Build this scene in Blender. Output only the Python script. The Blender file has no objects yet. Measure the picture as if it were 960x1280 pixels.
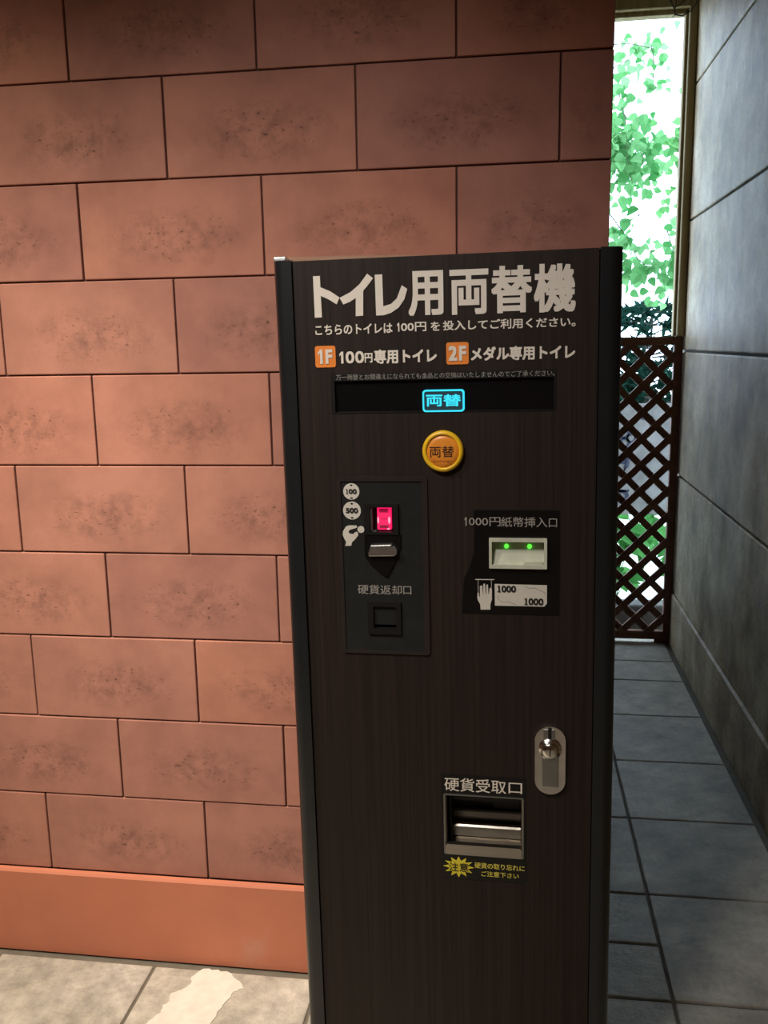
import bpy, bmesh, math, random
from mathutils import Vector, Matrix
random.seed(7)
SC = bpy.context.scene
COL = SC.collection

# ------------------------------------------------------------ camera, sky, light, exposure
cam_data = bpy.data.cameras.new('camera')
cam_data.sensor_fit = 'VERTICAL'
cam_data.sensor_height = 24.0
cam_data.lens = 24.0 * 1128.96 / 1280.0
cam_data.clip_start = 0.05
cam = bpy.data.objects.new('camera', cam_data)
COL.objects.link(cam)
R = ((0.9900196, -0.1406557, -0.0087842), (0.1398545, 0.9728717, 0.1842864), (-0.0173751, -0.1836756, 0.9828333))
cam.matrix_world = Matrix(((R[0][0], R[0][2], -R[0][1], 0.938145),
                           (R[1][0], R[1][2], -R[1][1], -1.936136),
                           (R[2][0], R[2][2], -R[2][1], 1.513799), (0, 0, 0, 1)))
SC.camera = cam
SC.view_settings.view_transform = 'Standard'
SC.view_settings.look = 'None'
SC.view_settings.exposure = 0.0
SC.view_settings.gamma = 1.0
SC.view_settings.use_curve_mapping = False
world = bpy.data.worlds.new('world')
world.use_nodes = True
SC.world = world
wb = world.node_tree.nodes['Background']
wb.inputs['Color'].default_value = (0.64, 0.80, 1.0, 1)
wb.inputs['Strength'].default_value = 6.3


def lamp(name, kind, loc, aim, power, color, size=0.1, spot=None, blend=0.6):
    l = bpy.data.lights.new(name, kind)
    l.energy = power
    l.color = color
    if kind == 'AREA':
        l.shape = 'DISK'
        l.size = size
    else:
        l.shadow_soft_size = size
    if kind == 'SPOT':
        l.spot_size = math.radians(spot)
        l.spot_blend = blend
    o = bpy.data.objects.new(name, l)
    o.location = loc
    d = Vector(aim) - Vector(loc)
    o.rotation_euler = d.to_track_quat('-Z', 'Y').to_euler()
    COL.objects.link(o)
    return o


WARM = (1.0, 0.87, 0.70)
# unseen ceiling spots: two over the left wall and floor, two behind the viewer
lamp('unseen_spot', 'SPOT', (-0.10, -0.50, 2.98), (-0.08, -0.42, 0.0), 200, WARM, 0.08, 44, 0.8)  # added to brighten the left floor and skirting
lamp('unseen_spot', 'SPOT', (-0.60, -1.50, 2.98), (-0.40, -0.15, 0.0), 215, WARM, 0.08, 86, 1.0)
lamp('unseen_spot', 'SPOT', (0.75, -2.3, 2.98), (0.75, -2.2, 0.0), 90, (1.0, 0.88, 0.76), 0.10, 66, 0.8)  # added for floor bounce and reflections in the lock and tray
lamp('unseen_spot', 'SPOT', (0.15, -2.0, 2.98), (0.52, -0.4, 1.45), 150, (1.0, 0.93, 0.87), 0.22, 52, 1.0)  # added and tilted to light the machine's lettering


# ------------------------------------------------------------ helpers
def srgb(r, g, b):
    def f(c):
        c /= 255.0
        return c / 12.92 if c <= 0.04045 else ((c + 0.055) / 1.055) ** 2.4
    return (f(r), f(g), f(b), 1)


class NT:
    """small node-tree writer"""
    def __init__(self, name):
        self.m = bpy.data.materials.new(name)
        self.m.use_nodes = True
        self.t = self.m.node_tree
        self.b = self.t.nodes['Principled BSDF']
        self.tc = self.t.nodes.new('ShaderNodeTexCoord')

    def n(self, kind, **kw):
        x = self.t.nodes.new(kind)
        for k, v in kw.items():
            if k.startswith('_'):
                setattr(x, k[1:], v)
            else:
                x.inputs[k.replace('__', ' ')].default_value = v
        return x

    def l(self, a, b):
        self.t.links.new(a, b)

    def noise(self, scale, detail=4, rough=0.55, stretch=(1, 1, 1), coord='Object', loc=(0, 0, 0)):
        mp = self.n('ShaderNodeMapping')
        mp.inputs['Scale'].default_value = stretch
        mp.inputs['Location'].default_value = loc
        self.l(self.tc.outputs[coord], mp.inputs['Vector'])
        nz = self.n('ShaderNodeTexNoise', Scale=scale, Detail=detail, Roughness=rough)
        self.l(mp.outputs[0], nz.inputs['Vector'])
        return nz.outputs['Fac']

    def ramp(self, fac, stops):
        r = self.n('ShaderNodeValToRGB')
        e = r.color_ramp.elements
        while len(e) < len(stops):
            e.new(0.5)
        for i, (p, c) in enumerate(stops):
            e[i].position = p
            e[i].color = c if len(c) == 4 else (*c, 1)
        self.l(fac, r.inputs[0])
        return r.outputs[0]

    def mix(self, fac, a, b, mode='MIX'):
        x = self.n('ShaderNodeMix', _data_type='RGBA', _blend_type=mode)
        for s, v in ((x.inputs[0], fac), (x.inputs[6], a), (x.inputs[7], b)):
            if hasattr(v, 'links'):
                self.l(v, s)
            else:
                s.default_value = v if not isinstance(v, tuple) or len(v) == 4 else (*v, 1)
        return x.outputs[2]

    def math(self, op, a, b=0.0):
        x = self.n('ShaderNodeMath', _operation=op)
        for s, v in ((x.inputs[0], a), (x.inputs[1], b)):
            if hasattr(v, 'links'):
                self.l(v, s)
            else:
                s.default_value = v
        return x.outputs[0]

    def bump(self, h, strength=0.2, dist=0.002):
        x = self.n('ShaderNodeBump', Strength=strength, Distance=dist)
        self.l(h, x.inputs['Height'])
        self.l(x.outputs[0], self.b.inputs['Normal'])

    def color(self, c):
        self.l(c, self.b.inputs['Base Color'])


def plain(name, col, rough=0.5, metal=0.0, var=0.12, scale=30, spec=0.5):
    k = NT(name)
    f = k.noise(scale, 3)
    a = tuple(c * (1 - var) for c in col[:3])
    b = tuple(min(1, c * (1 + var)) for c in col[:3])
    k.color(k.ramp(f, [(0.3, a), (0.7, b)]))
    k.b.inputs['Roughness'].default_value = rough
    k.b.inputs['Metallic'].default_value = metal
    k.b.inputs['Specular IOR Level'].default_value = spec
    return k.m


def glow(name, col, strength):
    k = NT(name)
    k.b.inputs['Base Color'].default_value = (0.02, 0.02, 0.02, 1)
    k.b.inputs['Emission Color'].default_value = (*col, 1)
    k.b.inputs['Emission Strength'].default_value = strength
    return k.m


class MB:
    def __init__(self):
        self.bm = bmesh.new()

    def box(self, x0, x1, y0, y1, z0, z1, bevel=0.0, seg=1):
        r = bmesh.ops.create_cube(self.bm, size=1)
        vs = r['verts']
        for v in vs:
            v.co = ((x0 + x1) / 2 + v.co.x * (x1 - x0), (y0 + y1) / 2 + v.co.y * (y1 - y0), (z0 + z1) / 2 + v.co.z * (z1 - z0))
        if bevel:
            es = list({e for v in vs for e in v.link_edges})
            bmesh.ops.bevel(self.bm, geom=es, offset=bevel, segments=seg, affect='EDGES', profile=0.5)
        return self

    def prism(self, poly, y0, y1, bevel=0.0):
        """(x, z) outline, front at y0, extruded to y1"""
        bm = self.bm
        a = [bm.verts.new((x, y0, z)) for x, z in poly]
        b = [bm.verts.new((x, y1, z)) for x, z in poly]
        n = len(poly)
        fs = [bm.faces.new(a), bm.faces.new(b[::-1])]
        for i in range(n):
            fs.append(bm.faces.new((a[i], b[i], b[(i + 1) % n], a[(i + 1) % n])))
        if bevel:
            es = list(fs[0].edges)
            bmesh.ops.bevel(bm, geom=es, offset=bevel, segments=2, affect='EDGES', profile=0.5)
        return self

    def column(self, poly, z0, z1):
        """(x, y) outline extruded upward"""
        bm = self.bm
        a = [bm.verts.new((x, y, z0)) for x, y in poly]
        b = [bm.verts.new((x, y, z1)) for x, y in poly]
        n = len(poly)
        bm.faces.new(a[::-1])
        bm.faces.new(b)
        for i in range(n):
            bm.faces.new((a[i], a[(i + 1) % n], b[(i + 1) % n], b[i]))
        return self

    def lathe(self, prof, cx, cz, seg=48):
        """(r, y) profile spun round the y axis through (cx, cz)"""
        bm = self.bm
        rings = []
        for r, y in prof:
            if r < 1e-6:
                rings.append([bm.verts.new((cx, y, cz))])
            else:
                rings.append([bm.verts.new((cx + r * math.cos(2 * math.pi * i / seg), y, cz + r * math.sin(2 * math.pi * i / seg))) for i in range(seg)])
        for p, q in zip(rings, rings[1:]):
            for i in range(seg):
                j = (i + 1) % seg
                if len(p) == 1 and len(q) == 1:
                    continue
                if len(p) == 1:
                    bm.faces.new((p[0], q[j], q[i]))
                elif len(q) == 1:
                    bm.faces.new((p[i], p[j], q[0]))
                else:
                    bm.faces.new((p[i], p[j], q[j], q[i]))
        return self

    def holed(self, x0, x1, z0, z1, holes, y0, y1):
        """plate with rectangular holes (hx0, hx1, hz0, hz1); front y0, back y1"""
        xs = sorted({x0, x1, *[h[0] for h in holes], *[h[1] for h in holes]})
        zs = sorted({z0, z1, *[h[2] for h in holes], *[h[3] for h in holes]})
        bm = self.bm
        solid = {}
        for i in range(len(xs) - 1):
            for j in range(len(zs) - 1):
                cx, cz = (xs[i] + xs[i + 1]) / 2, (zs[j] + zs[j + 1]) / 2
                solid[i, j] = not any(h[0] < cx < h[1] and h[2] < cz < h[3] for h in holes)
        V = {}

        def v(i, j, s):
            if (i, j, s) not in V:
                V[i, j, s] = bm.verts.new((xs[i], y1 if s else y0, zs[j]))
            return V[i, j, s]
        for (i, j), ok in solid.items():
            if not ok:
                continue
            bm.faces.new((v(i, j, 0), v(i + 1, j, 0), v(i + 1, j + 1, 0), v(i, j + 1, 0)))
            bm.faces.new((v(i, j, 1), v(i, j + 1, 1), v(i + 1, j + 1, 1), v(i + 1, j, 1)))
            for (di, dj), (a, b) in (((-1, 0), ((i, j + 1), (i, j))), ((1, 0), ((i + 1, j), (i + 1, j + 1))),
                                     ((0, -1), ((i, j), (i + 1, j))), ((0, 1), ((i + 1, j + 1), (i, j + 1)))):
                if not solid.get((i + di, j + dj), False):
                    bm.faces.new((v(*a, 0), v(*a, 1), v(*b, 1), v(*b, 0)))
        return self

    def tube(self, pts, r, seg=8, r1=None):
        bm = self.bm
        pts = [Vector(p) for p in pts]
        n = len(pts)
        rings = []
        for k, p in enumerate(pts):
            t = (pts[min(k + 1, n - 1)] - pts[max(k - 1, 0)]).normalized()
            up = Vector((0, 0, 1)) if abs(t.z) < 0.9 else Vector((1, 0, 0))
            s = t.cross(up).normalized()
            u = s.cross(t)
            rr = r if r1 is None else r + (r1 - r) * k / (n - 1)
            rings.append([bm.verts.new(p + rr * (math.cos(2 * math.pi * i / seg) * s + math.sin(2 * math.pi * i / seg) * u)) for i in range(seg)])
        for a, b in zip(rings, rings[1:]):
            for i in range(seg):
                bm.faces.new((a[i], a[(i + 1) % seg], b[(i + 1) % seg], b[i]))
        bm.faces.new(rings[0][::-1])
        bm.faces.new(rings[-1])
        return self

    def build(self, name, mat, parent=None, smooth=False, loc=None):
        bmesh.ops.recalc_face_normals(self.bm, faces=self.bm.faces)
        me = bpy.data.meshes.new(name)
        self.bm.to_mesh(me)
        self.bm.free()
        if smooth:
            for p in me.polygons:
                p.use_smooth = True
        me.materials.append(mat)
        o = bpy.data.objects.new(name, me)
        COL.objects.link(o)
        if parent:
            o.parent = parent
        if loc:
            o.location = loc
        return o


def circle(cx, cz, r, n=40, rz=None):
    return [(cx + r * math.cos(2 * math.pi * i / n), cz + (rz or r) * math.sin(2 * math.pi * i / n)) for i in range(n)]


def rrect(x0, x1, z0, z1, r, n=6):
    out = []
    for cx, cz, a0 in ((x1 - r, z1 - r, 0), (x0 + r, z1 - r, 90), (x0 + r, z0 + r, 180), (x1 - r, z0 + r, 270)):
        for i in range(n + 1):
            a = math.radians(a0 + 90 * i / n)
            out.append((cx + r * math.cos(a), cz + r * math.sin(a)))
    return out


def ring(mb, outer, inner, y0, y1):
    """flat ring between two outlines with the same point count"""
    bm = mb.bm
    n = len(outer)
    A = [[bm.verts.new((x, y, z)) for x, z in pl] for pl in (outer, inner) for y in (y0, y1)]
    of, ob, inf, inb = A
    for i in range(n):
        j = (i + 1) % n
        bm.faces.new((of[i], of[j], inf[j], inf[i]))
        bm.faces.new((ob[i], inb[i], inb[j], ob[j]))
        bm.faces.new((of[i], ob[i], ob[j], of[j]))
        bm.faces.new((inf[i], inf[j], inb[j], inb[i]))
    return mb


def lettering(name, segs, y, mat, parent, bold=0.0):
    """text set in the built-in font; every segment is fitted to its (x0, x1, z0, z1) box"""
    bm = bmesh.new()
    cu = bpy.data.curves.new('lettering_curve', 'FONT')
    cu.resolution_u = 4
    tmp = bpy.data.objects.new('lettering_curve', cu)
    COL.objects.link(tmp)
    for body, x0, x1, z0, z1 in segs:
        h = z1 - z0
        d = bold * h
        if body == '1':                      # plain sans one without a foot
            one = [(0.42, 0), (1, 0), (1, 1), (0.5, 1), (0.0, 0.80), (0.0, 0.60), (0.42, 0.76)]
            bm.faces.new([bm.verts.new((x0 + px * (x1 - x0), y, z0 + pz * h)) for px, pz in one])
            continue
        if body == '1s':                     # heavy one with slab feet, as printed on the coin and bill marks
            one = [(0, 0), (1, 0), (1, 0.10), (0.72, 0.14), (0.72, 1), (0.45, 1), (0.02, 0.88), (0.02, 0.79), (0.30, 0.82), (0.30, 0.14), (0, 0.10)]
            bm.faces.new([bm.verts.new((x0 + px * (x1 - x0), y, z0 + pz * h)) for px, pz in one])
            continue
        cu.body = body
        dg = bpy.context.evaluated_depsgraph_get()
        dg.update()
        me = bpy.data.meshes.new_from_object(tmp.evaluated_get(dg))
        co = [(v.co.x, v.co.y) for v in me.vertices]
        ax, bx = min(c[0] for c in co), max(c[0] for c in co)
        ay, by = min(c[1] for c in co), max(c[1] for c in co)
        shifts = [(0, 0)] if bold == 0 else [(0, 0)] + [(-1, -1), (-1, 0), (-1, 1), (0, 1), (1, 1), (1, 0), (1, -1), (0, -1)]
        for k, (sx, sz) in enumerate(shifts):     # heavier strokes: the glyph struck again a little to each side
            for v, c in zip(me.vertices, co):
                v.co = (x0 + d + (c[0] - ax) / (bx - ax) * (x1 - x0 - 2 * d) + sx * d, y - k * 1e-6,
                        z0 + d + (c[1] - ay) / (by - ay) * (h - 2 * d) + sz * d)
            bm.from_mesh(me)
        bpy.data.meshes.remove(me)
    bpy.data.objects.remove(tmp)
    bpy.data.curves.remove(cu)
    bm.normal_update()
    for f in bm.faces:
        if f.normal.y > 0:
            f.normal_flip()
    me = bpy.data.meshes.new(name)
    bm.to_mesh(me)
    bm.free()
    me.materials.append(mat)
    o = bpy.data.objects.new(name, me)
    COL.objects.link(o)
    o.parent = parent
    return o


def empty(name, loc, rot=(0, 0, 0)):
    o = bpy.data.objects.new(name, None)
    o.empty_display_size = 0.1
    o.location = loc
    o.rotation_euler = rot
    COL.objects.link(o)
    return o


def tag(o, label, cat, group=None):
    o['label'] = label
    o['category'] = cat
    if group:
        o['group'] = group
    return o


def struct(o):
    o['kind'] = 'structure'
    return o


# ------------------------------------------------------------ surface materials
def m_block():
    k = NT('terracotta_block')
    uv = k.n('ShaderNodeUVMap', _uv_map='block')
    sep = k.n('ShaderNodeSeparateXYZ')
    k.l(uv.outputs[0], sep.inputs[0])
    geo = k.n('ShaderNodeNewGeometry')
    rnd = geo.outputs['Random Per Island']
    base = k.ramp(rnd, [(0.0, srgb(170, 118, 104)), (0.5, srgb(180, 126, 109)), (1.0, srgb(186, 127, 107))])
    cloud = k.noise(7, 5, 0.6)
    base = k.mix(0.8, base, k.ramp(cloud, [(0.32, (0.78, 0.74, 0.74)), (0.62, (1.10, 1.08, 1.06))]), 'MULTIPLY')
    # wear: darker pitted patch around the middle of a block
    dx = k.math('MULTIPLY', k.math('SUBTRACT', sep.outputs[0], 0.52), 2.1)
    dz = k.math('MULTIPLY', k.math('SUBTRACT', sep.outputs[1], 0.42), 2.6)
    rad = k.math('ADD', k.math('MULTIPLY', dx, dx), k.math('MULTIPLY', dz, dz))
    mask = k.ramp(rad, [(0.02, (1, 1, 1)), (0.75, (0, 0, 0))])
    blot = k.math('MULTIPLY', k.ramp(k.noise(26, 6, 0.7), [(0.44, (0, 0, 0)), (0.66, (1, 1, 1))]), mask)
    base = k.mix(k.math('MULTIPLY', blot, 0.55), base, srgb(96, 66, 58))
    pit = k.math('MULTIPLY', k.ramp(k.noise(120, 4, 0.6, stretch=(0.6, 1, 1)), [(0.60, (0, 0, 0)), (0.68, (1, 1, 1))]),
                 k.math('ADD', k.math('MULTIPLY', mask, 0.9), 0.05))
    base = k.mix(k.math('MULTIPLY', pit, 0.75), base, srgb(74, 46, 40))
    k.color(base)
    k.b.inputs['Roughness'].default_value = 0.85
    h = k.math('SUBTRACT', k.math('MULTIPLY', k.noise(240, 4), 0.4), pit)
    k.bump(h, 0.35, 0.002)
    return k.m


def m_stone(name, c0, c1, c2, rough=0.75):
    k = NT(name)
    geo = k.n('ShaderNodeNewGeometry')
    f = k.noise(3.2, 7, 0.62)
    base = k.ramp(f, [(0.3, c0), (0.52, c1), (0.72, c2)])
    base = k.mix(0.7, base, k.ramp(geo.outputs['Random Per Island'], [(0, (0.82, 0.84, 0.86)), (1, (1.08, 1.04, 1.0))]), 'MULTIPLY')
    vein = k.ramp(k.noise(9, 8, 0.7, stretch=(1.0, 0.35, 1)), [(0.47, (0, 0, 0)), (0.50, (1, 1, 1)), (0.53, (0, 0, 0))])
    base = k.mix(0.8, base, k.ramp(k.noise(13, 9, 0.75), [(0.35, (0.62, 0.62, 0.63)), (0.62, (1.12, 1.11, 1.08))]), 'MULTIPLY')
    base = k.mix(k.math('MULTIPLY', vein, 0.10), base, srgb(92, 82, 68))
    k.color(base)
    k.b.inputs['Roughness'].default_value = rough
    h = k.math('ADD', k.noise(14, 6, 0.65), k.math('MULTIPLY', k.noise(90, 4), 0.25))
    k.bump(h, 0.7, 0.010)
    return k.m


def m_plaster():
    k = NT('weathered_plaster')
    base = k.ramp(k.noise(4, 7, 0.65), [(0.36, srgb(124, 104, 70)), (0.5, srgb(178, 156, 116)), (0.64, srgb(212, 200, 168))])
    st = k.ramp(k.noise(3.5, 8, 0.68, stretch=(1, 1.3, 0.32)), [(0.42, (0, 0, 0)), (0.68, (1, 1, 1))])
    base = k.mix(k.math('MULTIPLY', st, 0.45), base, srgb(212, 208, 194))
    run = k.ramp(k.noise(30, 3, 0.5, stretch=(1, 0.6, 0.03), loc=(0, 3, 0)), [(0.68, (0, 0, 0)), (0.72, (1, 1, 1))])
    base = k.mix(k.math('MULTIPLY', run, 0.45), base, srgb(222, 222, 218))
    dk = k.ramp(k.noise(9, 9, 0.75, stretch=(1, 1, 0.6), loc=(2, 1, 5)), [(0.5, (0, 0, 0)), (0.7, (1, 1, 1))])
    base = k.mix(k.math('MULTIPLY', dk, 0.55), base, srgb(108, 92, 64))
    base = k.mix(0.8, base, k.ramp(k.noise(70, 5, 0.7), [(0.35, (0.72, 0.72, 0.70)), (0.65, (1.18, 1.18, 1.18))]), 'MULTIPLY')
    k.color(base)
    k.b.inputs['Roughness'].default_value = 0.55
    k.bump(k.math('ADD', k.noise(160, 4), k.math('MULTIPLY', k.noise(30, 5), 0.6)), 0.25, 0.002)
    return k.m


def m_laminate():
    k = NT('dark_walnut_laminate')
    g = k.noise(1.0, 6, 0.65, stretch=(160, 1, 1.6))
    g2 = k.noise(1.0, 3, 0.5, stretch=(30, 1, 0.5), loc=(4, 0, 2))
    base = k.ramp(g, [(0.3, srgb(27, 21, 18)), (0.55, srgb(40, 31, 27)), (0.75, srgb(50, 38, 33))])
    base = k.mix(0.6, base, k.ramp(g2, [(0.3, (0.75, 0.72, 0.70)), (0.7, (1.15, 1.1, 1.08))]), 'MULTIPLY')
    k.color(base)
    k.b.inputs['Roughness'].default_value = 0.5
    k.b.inputs['Specular IOR Level'].default_value = 0.3
    k.bump(g, 0.08, 0.001)
    return k.m


def m_wood(name, c0, c1, stretch, rough=0.7):
    k = NT(name)
    g = k.noise(1.0, 6, 0.65, stretch=stretch)
    k.color(k.ramp(g, [(0.3, c0), (0.7, c1)]))
    k.b.inputs['Roughness'].default_value = rough
    k.bump(g, 0.25, 0.002)
    return k.m


def m_leaf(name, c0, c1, trans=0.6):
    k = NT(name)
    geo = k.n('ShaderNodeNewGeometry')
    c = k.ramp(geo.outputs['Random Per Island'], [(0, c0), (1, c1)])
    c = k.mix(0.35, c, k.ramp(k.noise(40, 3), [(0.3, (0.8, 0.85, 0.8)), (0.7, (1.1, 1.1, 1.1))]), 'MULTIPLY')
    d = k.n('ShaderNodeBsdfDiffuse')
    t = k.n('ShaderNodeBsdfTranslucent')
    mx = k.n('ShaderNodeMixShader', Fac=trans)
    k.l(c, d.inputs['Color'])
    k.l(c, t.inputs['Color'])
    k.l(d.outputs[0], mx.inputs[1])
    k.l(t.outputs[0], mx.inputs[2])
    k.l(mx.outputs[0], k.t.nodes['Material Output'].inputs['Surface'])
    return k.m


def m_metal(name, col, rough, stretch=(1, 1, 1), var=0.15):
    k = NT(name)
    f = k.noise(60, 4, 0.6, stretch=stretch)
    a = tuple(c * (1 - var) for c in col)
    k.color(k.ramp(f, [(0.3, a), (0.7, col)]))
    k.b.inputs['Metallic'].default_value = 1.0
    k.b.inputs['Roughness'].default_value = rough
    return k.m


BLOCK = m_block()
GROUT = plain('dark_mortar', srgb(92, 62, 54), 0.9)
PLINTH = None
kk = NT('painted_terracotta_skirting')
c_ = kk.ramp(kk.noise(5, 4, 0.6), [(0.35, srgb(196, 120, 92)), (0.6, srgb(204, 126, 96)), (0.8, srgb(204, 142, 118))])
kk.color(c_)
kk.b.inputs['Roughness'].default_value = 0.7
kk.bump(kk.noise(60, 4), 0.12, 0.002)
PLINTH = kk.m
STONE = m_stone('sandstone_slab', srgb(168, 164, 154), srgb(196, 192, 180), srgb(216, 212, 202), 0.5)
MORTAR = plain('grey_floor_mortar', srgb(112, 106, 94), 0.9)
PLASTER = m_plaster()
PLASTER_BACK = plain('groove_plaster', srgb(92, 92, 84), 0.85)
CEIL = plain('ceiling_plaster', srgb(150, 132, 112), 0.9)
LOBBY = plain('lobby_plaster', srgb(120, 92, 74), 0.9)
JAMB = m_wood('weathered_olive_wood', srgb(128, 110, 72), srgb(182, 164, 118), (30, 30, 1.5))
LATTICE = m_wood('stained_lattice_wood', srgb(84, 52, 38), srgb(122, 78, 56), (14, 14, 14), 0.6)

# ------------------------------------------------------------ the setting
RP = 0.205          # block course height
# terracotta block wall: bevelled blocks over a mortar core, one surface
mb = MB()
bm = mb.bm
uvl = bm.loops.layers.uv.new('block')
WX0, WX1 = -1.66, 1.1265
Z0 = 1.1 * RP
for row in range(-6, 10):
    zb, zt = Z0 + (9 - row) * RP, Z0 + (10 - row) * RP
    if zb > 3.1:
        continue
    odd = row % 2 == 1
    idx = [i for i in range(-9, 7) if (i % 2 == 1) == odd]
    cuts = [WX0] + [i * RP for i in idx if WX0 + 0.05 < i * RP < WX1 - 0.03] + [WX1]
    for a, b in zip(cuts, cuts[1:]):
        g = 0.0019
        jx0 = a + (g if a > WX0 else 0)
        jx1 = b - (g if b < WX1 else 0)
        n0 = len(bm.verts)
        off = random.uniform(-0.0012, 0.0012)
        pre = set(bm.faces)
        mb.box(jx0, jx1, off, 0.06, zb + 0.0018, min(zt, 3.1) - 0.0018, 0.0022, 2)
        for f in bm.faces:
            if f in pre:
                continue
            for lp in f.loops:
                lp[uvl].uv = ((lp.vert.co.x - a) / (b - a), (lp.vert.co.z - zb) / (zt - zb))
wall = struct(mb.build('wall_back', BLOCK))
struct(MB().box(WX0, WX1 - 0.004, 0.006, 0.14, 0, 3.1).build('mortar_core', GROUT, wall))
struct(MB().box(WX1 - 0.14, WX1 - 0.004, 0.14, 2.7, 0, 3.1).build('return_wall', GROUT, wall))

# skirting in front of the blocks with a bevelled ledge
mb = MB()
prof = [(-0.002, 0.0), (-0.0165, 0.0), (-0.0165, Z0 - 0.006), (-0.0125, Z0 - 0.0012), (-0.002, Z0 + 0.0005)]
bm = mb.bm
A = [bm.verts.new((WX0, y, z)) for y, z in prof]
B = [bm.verts.new((WX1, y, z)) for y, z in prof]
bm.faces.new(A)
bm.faces.new(B[::-1])
for i in range(len(prof)):
    j = (i + 1) % len(prof)
    bm.faces.new((A[i], A[j], B[j], B[i]))
struct(mb.build('baseboard_back', PLINTH))

# floor: sandstone slabs in mortar
mb = MB()
xs = [-2.2, -1.58, -1.17, -0.755, -0.345, 0.066, 0.482, 0.90, 1.318, 1.707]
ys = [-3.2, -2.90, -2.485, -2.07, -1.655, -1.24, -0.828, -0.42, -0.011, 0.407, 0.820, 1.235, 1.655, 2.05, 2.306, 2.64]
for i in range(len(xs) - 1):
    for j in range(len(ys) - 1):
        x0, x1, y0, y1 = xs[i], xs[i + 1], ys[j], ys[j + 1]
        if x1 <= WX1 - 0.1 and y0 > -0.05:
            continue
        if y0 < -0.05 and y1 > -0.05 and x1 < WX1:
            y1 = -0.032                      # cut short for the mortar strip along the wall
        parts = [(y0, y1)]
        if abs(x0 - 0.90) < 0.01 and abs(y0 + 0.011) < 0.01:
            parts = [(y0, 0.19), (0.19, y1)]
        for a, b in parts:
            g = 0.003 + random.uniform(0, 0.0015)
            dz = random.uniform(-0.0015, 0.001)
            mb.box(max(x0, -2.2) + g, x1 - g, a + g, b - g, -0.04, dz, 0.0035, 2)
floor = struct(mb.build('floor', STONE))
struct(MB().box(-2.3, 1.9, -3.3, 2.66, -0.2, -0.006).build('mortar_bed', MORTAR, floor))
# pale dried patch on the slab
pts = [(0.191, -0.034), (0.229, -0.033), (0.262, -0.040), (0.279, -0.058), (0.302, -0.075), (0.312, -0.088), (0.290, -0.102), (0.284, -0.132), (0.273, -0.171),
       (0.269, -0.221), (0.25, -0.27), (0.21, -0.30), (0.15, -0.31), (0.12, -0.28), (0.128, -0.25), (0.126, -0.216), (0.143, -0.190), (0.138, -0.165), (0.150, -0.150), (0.144, -0.124), (0.165, -0.112), (0.178, -0.092), (0.172, -0.066)]
jag = []
for a, b in zip(pts, pts[1:] + pts[:1]):
    for t in (0, 0.33, 0.66):
        w = 0.0035 if t else 0
        jag.append((a[0] + (b[0] - a[0]) * t + random.uniform(-w, w), a[1] + (b[1] - a[1]) * t + random.uniform(-w, w)))
struct(MB().column(jag, -0.002, 0.0014).build('pale_patch', plain('dried_plaster', srgb(232, 228, 216), 0.85, var=0.08), floor))

# right wall of plaster panels with open joints, and its skirting
XR = 1.735
mb = MB()
zs = [0.262, 0.857, 1.453, 2.044, 2.632, 3.1]
for a, b in zip(zs, zs[1:]):
    mb.box(XR, XR + 0.10, -3.2, 2.62, a + 0.005, b - 0.005, 0.006, 2)
rw = struct(mb.build('wall_right', PLASTER))
struct(MB().box(XR + 0.012, XR + 0.16, -3.3, 2.66, 0, 3.1).build('joint_backing', PLASTER_BACK, rw))
mb = MB()
prof = [(XR + 0.02, 0.0), (XR - 0.010, 0.0), (XR - 0.010, 0.258), (XR - 0.002, 0.2655), (XR + 0.02, 0.2655)]
bm = mb.bm
A = [bm.verts.new((x, -3.2, z)) for x, z in prof]
B = [bm.verts.new((x, 2.62, z)) for x, z in prof]
bm.faces.new(A)
bm.faces.new(B[::-1])
for i in range(len(prof)):
    j = (i + 1) % len(prof)
    bm.faces.new((A[i], A[j], B[j], B[i]))
struct(mb.build('baseboard_right', PLASTER))

# the rest of the lobby, behind and to the left of the viewer
struct(MB().box(-1.80, -1.66, -3.3, 0.14, 0, 3.1).build('wall_left', LOBBY))
struct(MB().box(-1.80, 1.9, -3.34, -3.2, 0, 3.1).build('wall_front', LOBBY))
struct(MB().box(-1.80, 1.9, -3.34, 2.66, 3.1, 3.2).build('ceiling', CEIL))

# timber frame round the opening at the end of the passage
mb = MB()
mb.box(1.699, 1.7345, 2.55, 2.64, 1.523, 2.96, 0.003)
mb.box(1.686, 1.700, 2.585, 2.635, 1.523, 2.955, 0.002)
struct(mb.build('trim_1', JAMB))
struct(MB().box(0.3, 3.0, 2.66, 3.2, 3.112, 3.125).build('trim_3', m_leaf('pale_green_roof_sheet', (0.12, 0.20, 0.13), (0.12, 0.20, 0.13), 0.35)))
mb = MB()
mb.box(0.99, 1.7345, 2.55, 2.64, 2.957, 3.1, 0.003)
mb.box(0.99, 1.70, 2.585, 2.635, 2.937, 2.958, 0.002)
struct(mb.build('trim_2', JAMB))

# ------------------------------------------------------------ lattice screen across the passage
lat = tag(empty('lattice_screen', (1.42, 2.60, 0.0)), 'brown diagonal wooden lattice screen closing the end of the narrow passage', 'lattice screen')
LX0, LX1, LZ0, LZ1 = 1.0, 1.732, 0.022, 1.522


def loc_box(mb, x0, x1, y0, y1, z0, z1, bv=0.003):
    return mb.box(x0 - 1.42, x1 - 1.42, y0 - 2.60, y1 - 2.60, z0, z1, bv)


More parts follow.
